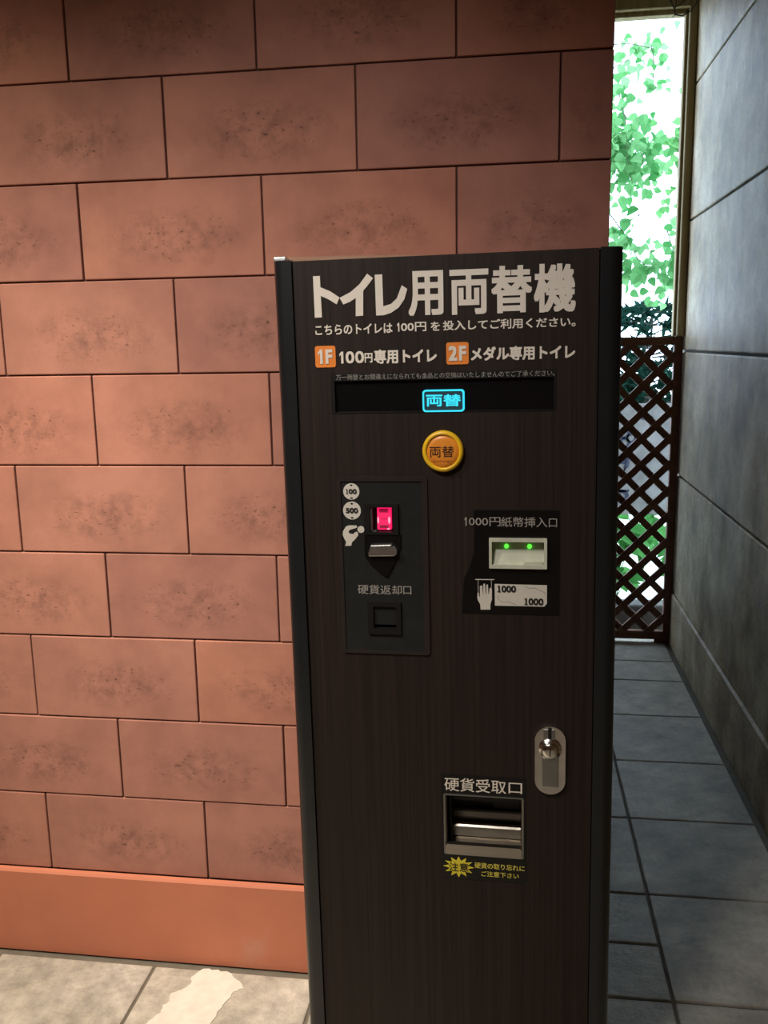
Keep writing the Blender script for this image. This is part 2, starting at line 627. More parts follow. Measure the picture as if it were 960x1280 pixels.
loc_box(MB(), LX0, LX1, 2.570, 2.606, LZ1 - 0.040, LZ1).build('top_rail', LATTICE, lat)
loc_box(MB(), LX0, LX1, 2.570, 2.606, LZ0, LZ0 + 0.040).build('bottom_rail', LATTICE, lat)
loc_box(MB(), 1.693, LX1, 2.569, 2.607, LZ0, LZ1).build('stile', LATTICE, lat)
loc_box(MB(), 0.992, 1.03, 2.569, 2.607, LZ0, LZ1).build('stile', LATTICE, lat)
loc_box(MB(), 1.655, LX1, 2.572, 2.606, 0.0, LZ0 + 0.002).build('foot', LATTICE, lat)
loc_box(MB(), 0.992, 1.07, 2.572, 2.606, 0.0, LZ0 + 0.002).build('foot', LATTICE, lat)
P = 0.1296          # hole pitch; hole centre (1.494, 1.033)
HX, HZ = 1.493, 1.034
hw = 0.0336 / 2
for sgn, ya, yb in ((1, 2.576, 2.588), (-1, 2.588, 2.600)):
    for kx in range(-14, 15):
        # centre line of a slat: z - HZ = sgn * (x - HX) + (kx + 0.5) * P, clipped to the frame
        c0 = HZ + (kx + 0.5) * P
        x0, x1 = 1.02, 1.70
        zlo, zhi = LZ0 + 0.03, LZ1 - 0.03

        def zz(x):
            return c0 + sgn * (x - HX)
        xa, xb = x0, x1
        for lim in (zlo, zhi):
            xc = HX + sgn * (lim - c0)
            if (sgn > 0) == (lim == zlo):
                xa = max(xa, xc)
            else:
                xb = min(xb, xc)
        if xb - xa < 0.01:
            continue
        d = Vector((1, 0, sgn)).normalized()
        nrm = Vector((-d.z, 0, d.x)) * hw
        e = 0.006
        p0, p1 = Vector((xa - e, 0, zz(xa - e))), Vector((xb + e, 0, zz(xb + e)))
        poly = [(q.x - 1.42, q.z) for q in (p0 + nrm, p0 - nrm, p1 - nrm, p1 + nrm)]
        MB().prism(poly, ya - 2.60, yb - 2.60).build('slat', LATTICE, lat)

# ------------------------------------------------------------ the change machine
machine = tag(empty('change_machine', (0.9225, -0.40, 0.0), (0, math.radians(-0.57), math.radians(-2.0))),
              'tall dark wood-grain coin change machine standing against the terracotta block wall', 'change machine')
LAM = m_laminate()
BLK = plain('black_powder_coat', srgb(30, 31, 34), 0.42, spec=0.5)
POST = plain('black_anodised_profile', srgb(24, 27, 30), 0.35, spec=0.6)
BLKGLOSS = plain('black_gloss_plastic', srgb(16, 17, 18), 0.16, spec=0.5)
BLKSAT = plain('black_satin_plastic', srgb(20, 20, 21), 0.4)
LABEL = plain('black_label_film', srgb(13, 13, 14), 0.3)
WHITE = plain('white_print', srgb(228, 220, 208), 0.6, var=0.03)
GREYTXT = plain('grey_print', srgb(150, 146, 140), 0.6, var=0.03)
ORANGE = plain('orange_print', srgb(236, 136, 52), 0.55, var=0.04)
CHROME = m_metal('polished_chrome', (0.90, 0.88, 0.84), 0.15)
STEEL = m_metal('brushed_steel', (0.62, 0.59, 0.54), 0.32, (0.2, 1, 4))
SATIN = m_metal('satin_grey_metal', (0.42, 0.43, 0.42), 0.4)
CREAM = plain('cream_grey_plastic', srgb(196, 198, 180), 0.45)
YELLOW = plain('yellow_plastic', srgb(238, 190, 40), 0.3)
CAPOR = plain('amber_plastic', srgb(226, 142, 50), 0.35)
BROWNTXT = plain('dark_brown_print', srgb(70, 36, 16), 0.6)
ICON = plain('pale_icon_print', srgb(206, 202, 192), 0.6, var=0.04)
BLACKTXT = plain('black_print', srgb(28, 28, 28), 0.6)
CYAN = glow('cyan_lit_sign', (0.03, 0.72, 0.95), 1.15)
RED = glow('magenta_red_slot_light', (1.0, 0.012, 0.13), 0.95)
PINK = glow('pink_hot_lamp', (1.0, 0.30, 0.42), 1.4)
REDDIM = glow('dim_red_slot_light', (0.55, 0.0, 0.06), 0.5)
LED = glow('green_led', (0.12, 1.0, 0.06), 1.3)
YELTXT = plain('yellow_print', srgb(222, 208, 90), 0.6, var=0.03)
STAR = plain('yellow_starburst_print', srgb(226, 210, 60), 0.6, var=0.05)

HOLE_D = (-0.276, 0.0965, 1.4000, 1.4535)
HOLE_T = (-0.0970, 0.0462, 0.5785, 0.6965)
HOLE_C = (-0.271, -0.1285, 0.972, 1.2785)
HOLE_B = (-0.0075, 0.082, 1.1335, 1.1748)
MB().holed(-0.3415, 0.1665, 0.012, 1.6565, [HOLE_D, HOLE_T, HOLE_C, HOLE_B], 0.0, 0.018).build('front_panel', LAM, machine)
MB().box(-0.362, 0.188, 0.120, 0.368, 0.012, 1.650, 0.004).holed(-0.362, 0.188, 0.012, 1.650, [], 0.105, 0.121).build('cabinet_body', BLK, machine)
MB().box(-0.350, 0.175, 0.03, 0.360, 0.004, 0.014).build('base_plate', BLK, machine)


def post(sx, x_out, x_in, zt):
    r = 0.020
    poly = [(x_in, 0.130), (x_in, -0.004)]
    cx = x_out - sx * r
    for i in range(9):
        a = math.radians(90 * i / 8)
        poly.append((cx + sx * r * math.sin(a), 0.016 - r * math.cos(a)))
    poly.append((x_out, 0.130))
    return MB().column(poly if sx < 0 else poly[::-1], 0.004, zt)


pl_ = post(-1, -0.3778, -0.3432, 1.6582).build('side_post', POST, machine, True)
pr_ = post(1, 0.2040, 0.1683, 1.6572).build('side_post', POST, machine, True)
for o in (pl_, pr_):
    md = o.modifiers.new('edges', 'EDGE_SPLIT')
    md.split_angle = math.radians(35)
cap = MB().box(-0.3765, -0.3540, 0.004, 0.06, 1.6575, 1.6655, 0.0025, 2).build('end_cap', m_metal('matt_silver_cap', (0.86, 0.86, 0.86), 0.45), pl_)
cap['label'] = 'bright silver end cap'
MB().prism([(-0.356, 1.648), (-0.356, 1.6655), (-0.25, 1.6640), (-0.06, 1.6572), (0.16, 1.6562), (0.16, 1.648)], 0.022, 0.36).build(
    'top_plate', m_wood('raw_board_edge', srgb(150, 112, 90), srgb(176, 138, 112), (3, 3, 60)), machine)
MB().box(-0.3437, -0.3405, 0.004, 0.03, 0.02, 1.655).build('seam_strip', plain('dark_seam', srgb(8, 8, 8), 0.8), machine)
MB().box(0.1655, 0.1693, 0.004, 0.03, 0.02, 1.655).build('seam_strip', plain('dark_seam', srgb(8, 8, 8), 0.8), machine)

# printed headings
TZ0, TZ1 = 1.5590, 1.6338
lettering('title_lettering', [('用', -0.1440, -0.0850, TZ0, 1.6320), ('両', -0.0745, -0.0105, TZ0, 1.6315), ('替', -0.0060, 0.0605, TZ0, 1.6345), ('機', 0.0632, 0.1302, TZ0 - 0.001, 1.6350)],
          -0.0012, WHITE, machine, 0.027)
lettering('instruction_lettering', [('こちらのトイレは', -0.3062, -0.1720, 1.5325, 1.5492), ('1', -0.1640, -0.1602, 1.5342, 1.5488), ('00円', -0.1575, -0.1145, 1.5338, 1.5492), ('を', -0.1070, -0.0915, 1.5338, 1.5488), ('投入してご利用ください。', -0.0865, 0.1304, 1.5338, 1.5500)], -0.0012, WHITE, machine, 0.022)
for tx, a, b, lab in (('1F', -0.3082, -0.2721, 0), ('2F', -0.0816, -0.0440, 0)):
    tgt = MB().prism(rrect(a, b, 1.4775, 1.5140, 0.004), -0.0012, 0.001).build('floor_tag', ORANGE, machine)
    tgt['label'] = 'orange square floor tag reading ' + tx
    lettering('tag_lettering', ([('1', a + 0.0055, a + 0.0135, 1.4835, 1.5080), ('F', a + 0.0185, b - 0.0055, 1.4835, 1.5080)] if tx == '1F' else [('2', a + 0.004, a + 0.0185, 1.4835, 1.5080), ('F', a + 0.0215, b - 0.004, 1.4835, 1.5080)]), -0.0022, WHITE, tgt, 0.05)
lettering('toilet_lettering', [('1', -0.2655, -0.2585, 1.4835, 1.5035), ('0', -0.2545, -0.2395, 1.4833, 1.5037), ('0', -0.2378, -0.2225, 1.4833, 1.5037), ('円', -0.2215, -0.2078, 1.4840, 1.5000), ('専用トイレ', -0.2050, -0.0978, 1.4815, 1.5053)], -0.0012, WHITE, machine, 0.034)
lettering('toilet_lettering', [('メダル専用トイレ', -0.0404, 0.1304, 1.4822, 1.5053)], -0.0012, WHITE, machine, 0.034)

kana = MB()
for poly in [[(-0.3064, 1.6306), (-0.2943, 1.6307), (-0.2942, 1.6119), (-0.2771, 1.6045), (-0.2618, 1.594), (-0.2669, 1.5826), (-0.2798, 1.5909), (-0.294, 1.5977), (-0.2935, 1.5619), (-0.306, 1.5618)],
             [(-0.2128, 1.6311), (-0.203, 1.6235), (-0.2128, 1.6114), (-0.2204, 1.6034), (-0.2217, 1.5625), (-0.2346, 1.5621), (-0.2336, 1.5922), (-0.2442, 1.586), (-0.2554, 1.5822), (-0.2616, 1.5932), (-0.2423, 1.6021), (-0.2269, 1.614)],
             [(-0.1999, 1.629), (-0.1872, 1.629), (-0.1868, 1.5768), (-0.1737, 1.5802), (-0.1635, 1.5889), (-0.1546, 1.61), (-0.1454, 1.6038), (-0.1506, 1.5874), (-0.1604, 1.574), (-0.1741, 1.5654), (-0.1863, 1.5621), (-0.1994, 1.562)]]:
    kana.prism(poly, -0.0012, 0.0004)
kana.build('title_lettering', WHITE, machine)

# display window with the lit sign
disp = MB().holed(-0.2825, 0.1003, 1.3980, 1.4655, [HOLE_D], -0.0010, 0.004).build('display_window', BLKSAT, machine)
disp['label'] = 'long black glossy display window'
MB().box(-0.280, 0.0995, 0.0050, 0.010, 1.399, 1.4560).build('glass', BLKGLOSS, disp)
lettering('notice_lettering', [('万一両替とお間違えになられても金品との交換はいたしませんのでご了承ください。', -0.2727, 0.0978, 1.4552, 1.4648)], -0.0018, GREYTXT, disp, 0.0)
sgn = ring(MB(), rrect(-0.1232, -0.0522, 1.3984, 1.4358, 0.0055), rrect(-0.1205, -0.0549, 1.4011, 1.4331, 0.0040), -0.0018, 0.0048).build('lit_sign', CYAN, disp)
sgn['label'] = 'cyan lit sign with a rounded frame'
lettering('sign_lettering', [('両', -0.1172, -0.0893, 1.4078, 1.4275), ('替', -0.0875, -0.0580, 1.4075, 1.4280)], -0.0014, CYAN, sgn, 0.030)
MB().prism(rrect(-0.1205, -0.0549, 1.4011, 1.4331, 0.0040), -0.0009, 0.0049).build('sign_backing', glow('dim_blue_sign_backing', (0.0, 0.10, 0.16), 0.22), sgn)

# round exchange button
bt = MB().lathe([(0.0, 0.002), (0.0356, 0.002), (0.0356, -0.006), (0.0340, -0.010), (0.0305, -0.0115), (0.0285, -0.0105), (0.0278, -0.007), (0.0, -0.007)], -0.0892, 1.3316).build('exchange_button', YELLOW, machine, True)
bt['label'] = 'round yellow button with an amber cap'
MB().lathe([(0.0, -0.0100), (0.020, -0.0098), (0.0268, -0.0088), (0.0280, -0.0065), (0.0, -0.0060)][::-1], -0.0892, 1.3316).build('button_cap', CAPOR, bt, True)
lettering('button_lettering', [('両替', -0.1118, -0.0700, 1.3222, 1.3412)], -0.0107, BROWNTXT, bt, 0.004)
lettering('button_lettering', [('Exchange', -0.1062, -0.0740, 1.3125, 1.3178)], -0.0107, plain('faint_red_print', srgb(176, 84, 30), 0.6), bt)

# coin panel: raised frame, gloss plate with a slot window and a return cup
cp = ring(MB(), rrect(-0.2790, -0.1180, 0.9640, 1.2880, 0.006), rrect(-0.2715, -0.1275, 0.9700, 1.2790, 0.0015), -0.0030, 0.002)
cp = cp.build('coin_panel', plain('dark_brown_frame', srgb(44, 38, 36), 0.3), machine)
HW, HC = (-0.2205, -0.1790, 1.1895, 1.2335), (-0.2190, -0.1780, 1.0120, 1.0530)
MB().holed(-0.2735, -0.1255, 0.968, 1.281, [HW, HC], -0.0010, 0.004).build('plate', plain('charcoal_gloss_plate', srgb(38, 40, 40), 0.2), cp)
for num, cz, r in (('100', 1.2611, 0.0146), ('500', 1.2270, 0.0161)):
    ic = MB().prism(circle(-0.2526, cz, r), -0.0018, -0.0008).build('coin_icon', ICON, cp)
    ic['label'] = 'round white coin mark reading ' + num
    lettering('icon_lettering', ([('1s', -0.2622, -0.2582, cz - 0.0042, cz + 0.0046), ('00', -0.2572, -0.2428, cz - 0.0042, cz + 0.0046)] if num == '100' else [(num, -0.2526 - r * 0.68, -0.2526 + r * 0.68, cz - 0.0046, cz + 0.0050)]), -0.0026, BLACKTXT, ic, 0.06)
    for s in (-1, 1):
        MB().prism([(-0.2526 - 0.0028, cz + s * r * 0.80), (-0.2526, cz + s * r * 0.68), (-0.2526 + 0.0028, cz + s * r * 0.80), (-0.2526, cz + s * r * 0.88)], -0.0025, -0.0016).build('icon_mark', BLACKTXT, ic)
HAND = [(-0.2669, 1.1631), (-0.2649, 1.17), (-0.271, 1.1822), (-0.2702, 1.1893), (-0.2648, 1.1978), (-0.259, 1.2002), (-0.2449, 1.2), (-0.2441, 1.1966), (-0.2493, 1.1946), (-0.2564, 1.1928),
        (-0.2603, 1.1894), (-0.2581, 1.1852), (-0.2525, 1.1844), (-0.2467, 1.1889), (-0.243, 1.1873), (-0.2426, 1.1825), (-0.2485, 1.1753), (-0.2544, 1.1696), (-0.256, 1.1633)]
hi = MB().prism(HAND, -0.0018, -0.0008).prism(circle(-0.2375, 1.1930, 0.0062, 24), -0.0018, -0.0008).build('hand_mark', ICON, cp)
hi['label'] = 'white printed hand holding a coin'
bz = MB().holed(-0.2303, -0.1693, 1.1846, 1.2397, [HW], -0.0060, 0.0).build('slot_bezel', BLKSAT, cp)
MB().box(-0.2215, -0.1785, 0.012, 0.014, 1.188, 1.235).build('slot_back', BLKSAT, bz)
rl = MB().box(-0.2085, -0.1832, 0.0015, 0.010, 1.1918, 1.2322, 0.0015).build('lit_slot', RED, bz)
rl['label'] = 'glowing magenta-red coin slot'
MB().box(-0.2040, -0.1885, 0.0008, 0.003, 1.2235, 1.2300).box(-0.2040, -0.1885, 0.0008, 0.003, 1.1955, 1.2005).box(-0.2010, -0.1905, 0.0010, 0.003, 1.2115, 1.2124).build('slot_bar', REDDIM, rl)
MB().prism(circle(-0.2065, 1.2095, 0.0014, 14, 0.0060), 0.0006, 0.003).prism(circle(-0.1866, 1.2095, 0.0020, 14, 0.0065), 0.0006, 0.003).prism(circle(-0.1885, 1.1940, 0.0022, 14, 0.0014), 0.0006, 0.003).build('slot_lamp', PINK, rl)
MB().box(-0.2202, -0.2165, -0.002, 0.010, 1.1905, 1.2325).box(-0.2165, -0.2100, 0.000, 0.010, 1.1897, 1.1915).build('slot_guide', SATIN, bz)
SHIELD = [(-0.2313, 1.1840), (-0.1668, 1.1840), (-0.1668, 1.1621), (-0.1733, 1.1451), (-0.1823, 1.1250), (-0.1926, 1.1077), (-0.2065, 1.1160), (-0.2216, 1.1301), (-0.2311, 1.1442)]
sh = MB().prism(SHIELD, -0.0045, -0.0005).build('lever_plate', LABEL, cp)
LEVER = [(-0.2190, 1.1666), (-0.1811, 1.1684), (-0.184, 1.1642), (-0.177, 1.1648), (-0.1727, 1.1605), (-0.1716, 1.1560), (-0.1728, 1.1510), (-0.1775, 1.1478), (-0.2231, 1.1466), (-0.2238, 1.1510)]
lv = MB().prism(LEVER, -0.0125, -0.0040, 0.0015).build('return_lever', m_metal('bright_lever_metal', (0.72, 0.71, 0.69), 0.35), sh)
lv['label'] = 'silver coin return lever'
lettering('return_lettering', [('硬貨返却', -0.2468, -0.1668, 1.0750, 1.0923), ('口', -0.1642, -0.1498, 1.0760, 1.0908)], -0.0018, GREYTXT, cp, 0.006)
cup = MB().holed(-0.2294, -0.1690, 1.0016, 1.0615, [HC], -0.0055, 0.0).build('return_cup', BLKSAT, cp)
MB().box(-0.2188, -0.1782, 0.0000, 0.0030, 1.0185, 1.0528).build('flap', plain('charcoal_flap', srgb(34, 36, 37), 0.3), cup)
MB().box(-0.2190, -0.1780, 0.018, 0.020, 1.010, 1.055).build('cup_back', LABEL, cup)

# bill panel
bp = MB().holed(-0.0380, 0.1075, 1.0437, 1.2290, [HOLE_B], -0.0010, 0.0).prism([(-0.0605, 1.0435), (-0.0380, 1.0435), (-0.0380, 1.1500), (-0.0400, 1.1500), (-0.0460, 1.1280), (-0.0565, 1.1060)], -0.0008, 0.0)
bp = bp.build('bill_panel', LABEL, machine)
bp['label'] = 'black bill panel with printed hand and bill marks'
lettering('bill_lettering', [('1', -0.0540, -0.0502, 1.2012, 1.2165), ('000円', -0.0465, 0.0078, 1.2010, 1.2167), ('紙幣挿入', 0.0088, 0.0868, 1.1998, 1.2172), ('口', 0.0895, 0.1032, 1.2000, 1.2150)], -0.0018, GREYTXT, bp, 0.004)
bb = MB()
ring(bb, rrect(-0.0118, 0.0868, 1.1273, 1.1805, 0.0012), rrect(-0.0072, 0.0818, 1.1338, 1.1745, 0.0010), -0.0075, 0.004)
bb = bb.build('bill_slot', CREAM, bp)
bb['label'] = 'cream bill slot with two green lights'
mbx = MB()
bm = mbx.bm
# sloping hood inside the slot: dark gap under the upper lip, then a plate leaning out towards the bottom
V = [bm.verts.new(v) for v in ((-0.0072, 0.013, 1.1725), (0.0818, 0.013, 1.1725), (0.0818, 0.000, 1.1338), (-0.0072, 0.000, 1.1338), (-0.0072, 0.016, 1.1338), (0.0818, 0.016, 1.1338), (0.0818, 0.016, 1.1725), (-0.0072, 0.016, 1.1725))]
for f in ((0, 1, 2, 3), (3, 2, 5, 4), (4, 5, 6, 7), (7, 6, 1, 0), (0, 3, 4, 7), (1, 6, 5, 2)):
    bm.faces.new([V[i] for i in f])
mbx.build('slot_plate', CREAM, bb)
MB().prism([(0.046, 1.1340), (0.0800, 1.1340), (0.0790, 1.1395), (0.049, 1.1385)], -0.004, 0.004).build('slot_lip', CREAM, bb)
MB().box(-0.0070, 0.0816, 0.0162, 0.0176, 1.134, 1.1748).build('slot_back', LABEL, bb)
for lx in (0.0174, 0.0570):
    MB().lathe([(0.0, 0.0035), (0.0018, 0.0038), (0.0033, 0.0055), (0.0040, 0.012)], lx, 1.1635, 20).build('status_light', LED, bb, True)['label'] = 'small round green light'
HAND2 = [(-0.0275, 1.0512), (-0.0281, 1.0609), (-0.0321, 1.0681), (-0.0332, 1.0729), (-0.0327, 1.0814), (-0.0303, 1.0815), (-0.0294, 1.0742), (-0.0285, 1.0742), (-0.0284, 1.0936), (-0.0256, 1.0948),
         (-0.0242, 1.0944), (-0.0233, 1.0792), (-0.0227, 1.0792), (-0.0225, 1.0978), (-0.0195, 1.0983), (-0.0187, 1.0793), (-0.0178, 1.0793), (-0.0172, 1.0962), (-0.0144, 1.097), (-0.0136, 1.0794),
         (-0.0127, 1.0794), (-0.0117, 1.0903), (-0.0086, 1.0909), (-0.0075, 1.088), (-0.0076, 1.0699), (-0.0104, 1.0613), (-0.0105, 1.0516)]
h2 = MB().prism(HAND2, -0.0018, -0.0008)
h2.prism([(-0.0364, 1.1050), (-0.0032, 1.1054), (-0.0032, 1.1066), (-0.0364, 1.1062)], -0.0018, -0.0008)
h2.prism([(-0.0318, 1.0800), (-0.0311, 1.0800), (-0.0311, 1.1052), (-0.0318, 1.1052)], -0.0018, -0.0008)
h2.prism([(-0.0088, 1.0900), (-0.0081, 1.0900), (-0.0081, 1.1052), (-0.0088, 1.1052)], -0.0018, -0.0008)
h2.build('hand_mark', ICON, bp)['label'] = 'white printed open hand'
nt = MB().prism([(-0.0028, 1.0982), (0.0869, 1.0976), (0.0871, 1.0649), (0.0826, 1.0593), (-0.0025, 1.0591)], -0.0018, -0.0008).build('bill_mark', ICON, bp)
nt['label'] = 'white printed bill reading 1000'
lettering('bill_number', [('1s', 0.0018, 0.0080, 1.0838, 1.0959), ('000', 0.0090, 0.0340, 1.0838, 1.0959), ('1s', 0.0482, 0.0544, 1.0618, 1.0741), ('000', 0.0554, 0.0810, 1.0618, 1.0741)], -0.0026, BLACKTXT, nt, 0.045)
wv = MB()
for pts in ([(0.0478, 1.0959), (0.0569, 1.0917), (0.066, 1.0924), (0.0751, 1.0885), (0.0840, 1.084), (0.0845, 1.0792)], [(0.0022, 1.0774), (0.004, 1.0702), (0.0109, 1.0655), (0.0202, 1.0664), (0.0294, 1.0635), (0.034, 1.0619)]):
    wv.tube([(x, -0.0018, z) for x, z in pts], 0.0004, 6)
wv.build('bill_border', plain('grey_line_print', srgb(120, 116, 108), 0.6), nt)

# coin tray
tp = MB().holed(-0.1024, 0.0520, 0.5275, 0.7350, [HOLE_T], -0.0010, 0.0).build('tray_label', LABEL, machine)
lettering('tray_lettering', [('硬貨受取', -0.0963, 0.0160, 0.7040, 0.7305), ('口', 0.0205, 0.0448, 0.7058, 0.7270)], -0.0018, WHITE, tp, 0.006)
tray = ring(MB(), rrect(-0.0985, 0.0477, 0.5770, 0.6980, 0.003), rrect(-0.0958, 0.0450, 0.5800, 0.6958, 0.003), -0.0030, 0.002).build('coin_tray', SATIN, machine)
tray['label'] = 'recessed steel coin tray with a rounded front lip'
TRAYM = m_metal('worn_tray_steel', (0.50, 0.46, 0.40), 0.28, (0.2, 1, 3))
tb = MB()
tb.box(-0.0968, 0.0460, 0.004, 0.092, 0.5790, 0.5830)                                   # bottom
tb.box(-0.0968, -0.0945, 0.004, 0.092, 0.583, 0.696).box(0.0437, 0.0460, 0.004, 0.092, 0.583, 0.696)   # cheeks
tb.box(-0.0945, 0.0437, 0.050, 0.066, 0.583, 0.6080, 0.003).box(-0.0945, 0.0437, 0.072, 0.092, 0.583, 0.6280, 0.003)   # steps
tb.build('tray_bowl', TRAYM, tray)
MB().box(-0.0945, 0.0437, 0.086, 0.094, 0.6285, 0.696).box(-0.0945, 0.0437, 0.004, 0.09, 0.6935, 0.696).box(-0.0945, 0.0437, 0.060, 0.0860, 0.655, 0.661).build('tray_back', BLKSAT, tray)
MB().box(-0.010, 0.0380, 0.0800, 0.0862, 0.6285, 0.672).build('chute', LABEL, tray)
MB().box(-0.0900, -0.0880, 0.03, 0.0715, 0.583, 0.690).build('divider', BLKSAT, tray)
MB().prism(rrect(-0.0955, 0.0445, 0.5790, 0.5988, 0.004), -0.0050, 0.006, 0.0012).build('tray_lip', STEEL, tray)
# starburst caution mark and its two lines of text
star = []
for i in range(24):
    a = math.pi / 2 + 2 * math.pi * i / 24
    rr_ = (1.0, 0.60)[i % 2]
    star.append((-0.0720 + 0.0285 * rr_ * math.cos(a), 0.5517 + 0.0214 * rr_ * math.sin(a)))
sb = MB().prism(star, -0.0018, -0.0008).build('caution_mark', STAR, tp)
sb['label'] = 'yellow starburst caution mark'
lettering('caution_lettering', [('注意', -0.0900, -0.0540, 0.5430, 0.5605)], -0.0026, BLACKTXT, sb, 0.006)
lettering('caution_lines', [('硬貨の取り忘れに', -0.0425, 0.0495, 0.5520, 0.5638), ('ご注意下さい', -0.0300, 0.0388, 0.5362, 0.5472)], -0.0018, YELTXT, tp, 0.012)

# lock handle
LCX = 0.0942
lk = MB().prism(rrect(0.0674, 0.1212, 0.7108, 0.8400, 0.0266, 10), -0.0060, 0.001, 0.0025).build('lock_handle', CHROME, machine)
lk['label'] = 'chrome oval lock plate with a key cylinder'
MB().box(0.0815, 0.1025, -0.0075, -0.0045, 0.812, 0.8355, 0.001).build('handle_channel', SATIN, lk)
MB().box(0.0905, 0.0965, -0.0085, -0.0072, 0.812, 0.8375, 0.0004).build('channel_rib', BLKSAT, lk)
MB().box(0.0795, 0.1093, -0.0085, -0.0050, 0.7272, 0.792, 0.0012, 2).build('handle_paddle', SATIN, lk)
MB().box(0.0793, 0.1095, -0.0078, -0.0050, 0.7248, 0.7270, 0.0006).build('paddle_hinge', CHROME, lk)
kn = MB().lathe([(0.0, -0.0195), (0.008, -0.0192), (0.0125, -0.0178), (0.0145, -0.0150), (0.0150, -0.0120), (0.0195, -0.0110), (0.0203, -0.0090), (0.0203, -0.0050), (0.0, -0.0050)], LCX, 0.7980).build('lock_cylinder', CHROME, lk, True)
MB().box(LCX - 0.0009, LCX + 0.0009, -0.0202, -0.0180, 0.790, 0.806).build('keyhole', LABEL, kn)

# ------------------------------------------------------------ outside the passage
ground = struct(MB().box(-4, 8, 2.66, 14, -0.25, -0.012).build('ground', plain('pale_gravel', srgb(196, 200, 186), 0.95, var=0.25, scale=14)))
BARK = plain('thin_bark', srgb(92, 92, 78), 0.9, var=0.3)
DRYBARK = plain('dry_vine_bark', srgb(58, 56, 50), 0.9, var=0.3)
G_LIGHT = m_leaf('backlit_leaf', (0.05, 0.21, 0.055), (0.22, 0.46, 0.20), 0.65)
G_MID = m_leaf('green_leaf', (0.045, 0.18, 0.04), (0.17, 0.38, 0.14), 0.6)
G_DARK = m_leaf('evergreen_needle', (0.006, 0.022, 0.014), (0.015, 0.05, 0.035), 0.25)
G_LOW = m_leaf('broad_leaf', (0.04, 0.18, 0.04), (0.12, 0.34, 0.10), 0.6)


def leaf(bm, base, d, nrm, size, wid=0.42, fold=0.12):
    d = Vector(d).normalized()
    s = d.cross(Vector(nrm)).normalized()
    n = s.cross(d)
    ts = (0.0, 0.12, 0.30, 0.52, 0.75, 1.0)
    hs = (0.0, 0.02, 0.03, 0.02, -0.02, -0.10)
    ws = (0.0, 0.72, 1.0, 0.92, 0.58, 0.0)
    c = [bm.verts.new(base + d * (t * size) + n * (h * size)) for t, h in zip(ts, hs)]
    for sg in (1, -1):
        E = [bm.verts.new(base + d * ((t - 0.05) * size) + n * ((h + fold * k) * size) + s * (sg * wid * k * size)) for t, h, k in zip(ts[1:5], hs[1:5], ws[1:5])]
        bm.faces.new((c[0], c[1], E[0]))
        for i in range(3):
            bm.faces.new((c[i + 1], c[i + 2], E[i + 1], E[i]))
        bm.faces.new((c[4], c[5], E[3]))


def vine(label, cat, strands, nleaf, size, mat, spread=0.07, name='hanging_vine', wid=0.42, bark=BARK, rad=0.004, down=0.7):
    base = Vector(strands[0][0])
    o = tag(empty(name, base), label, cat, 'leafy plants beyond the passage')
    st = MB()
    lf = MB()
    for s in strands:
        pts = [Vector(p) - base for p in s]
        fine = []
        for a, b in zip(pts, pts[1:]):
            for t in (0, 0.33, 0.66):
                fine.append(a.lerp(b, t) + Vector((random.uniform(-1, 1), random.uniform(-1, 1), random.uniform(-1, 1))) * 0.008)
        fine.append(pts[-1])
        st.tube(fine, rad, 6, rad * 0.4)
        for i in range(nleaf):
            t = random.random() * (len(fine) - 1.001)
            p = fine[int(t)].lerp(fine[int(t) + 1], t % 1)
            off = Vector((random.gauss(0, 1), random.gauss(0, 1), random.gauss(0, 0.8))) * spread
            d = Vector((random.gauss(0, 0.7), random.gauss(0, 0.5), -down + random.gauss(0, 0.5)))
            n = Vector((random.gauss(0, 0.6), -1, random.gauss(0.3, 0.6)))
            leaf(lf.bm, p + off, d, n, size * random.uniform(0.6, 1.15), wid)
    st.build('stem', bark, o)
    lf.build('leaves', mat, o)
    return o


vine('drooping leafy twig high in the opening, just under its top edge', 'vine',
     [[(1.391, 4.15, 3.302), (1.611, 4.15, 3.28), (1.776, 4.15, 3.247), (1.929, 4.17, 3.367)], [(1.754, 4.15, 3.258), (1.765, 4.13, 3.126), (1.776, 4.13, 2.994)], [(1.445, 4.2, 3.124), (1.644, 4.17, 3.202), (1.732, 4.15, 3.258)]], 20, 0.070, G_LIGHT, 0.055, down=0.8)
vine('dense leafy vine hanging in the upper middle of the opening beside the block wall', 'vine',
     [[(1.50, 3.7, 2.95), (1.55, 3.65, 2.75), (1.56, 3.6, 2.55), (1.60, 3.6, 2.38)], [(1.38, 3.7, 2.80), (1.45, 3.65, 2.62), (1.50, 3.6, 2.42), (1.52, 3.6, 2.3)],
      [(1.62, 3.8, 2.70), (1.66, 3.7, 2.55), (1.68, 3.7, 2.40)], [(1.3, 3.7, 2.6), (1.45, 3.65, 2.55), (1.60, 3.6, 2.60)]], 84, 0.066, G_LIGHT, 0.08)
vine('leafy vine hanging next to the right-hand timber post of the opening', 'vine',
     [[(2.06, 4.0, 2.95), (1.94, 4.0, 2.80), (1.90, 4.0, 2.60), (1.92, 4.0, 2.44), (1.88, 4.0, 2.28)], [(2.08, 4.05, 2.72), (1.96, 4.02, 2.66), (1.88, 4.0, 2.70)], [(2.06, 4.0, 2.95), (2.5, 4.1, 2.2), (2.6, 4.15, 1.0), (2.6, 4.15, -0.012)]], 64, 0.066, G_MID, 0.075)
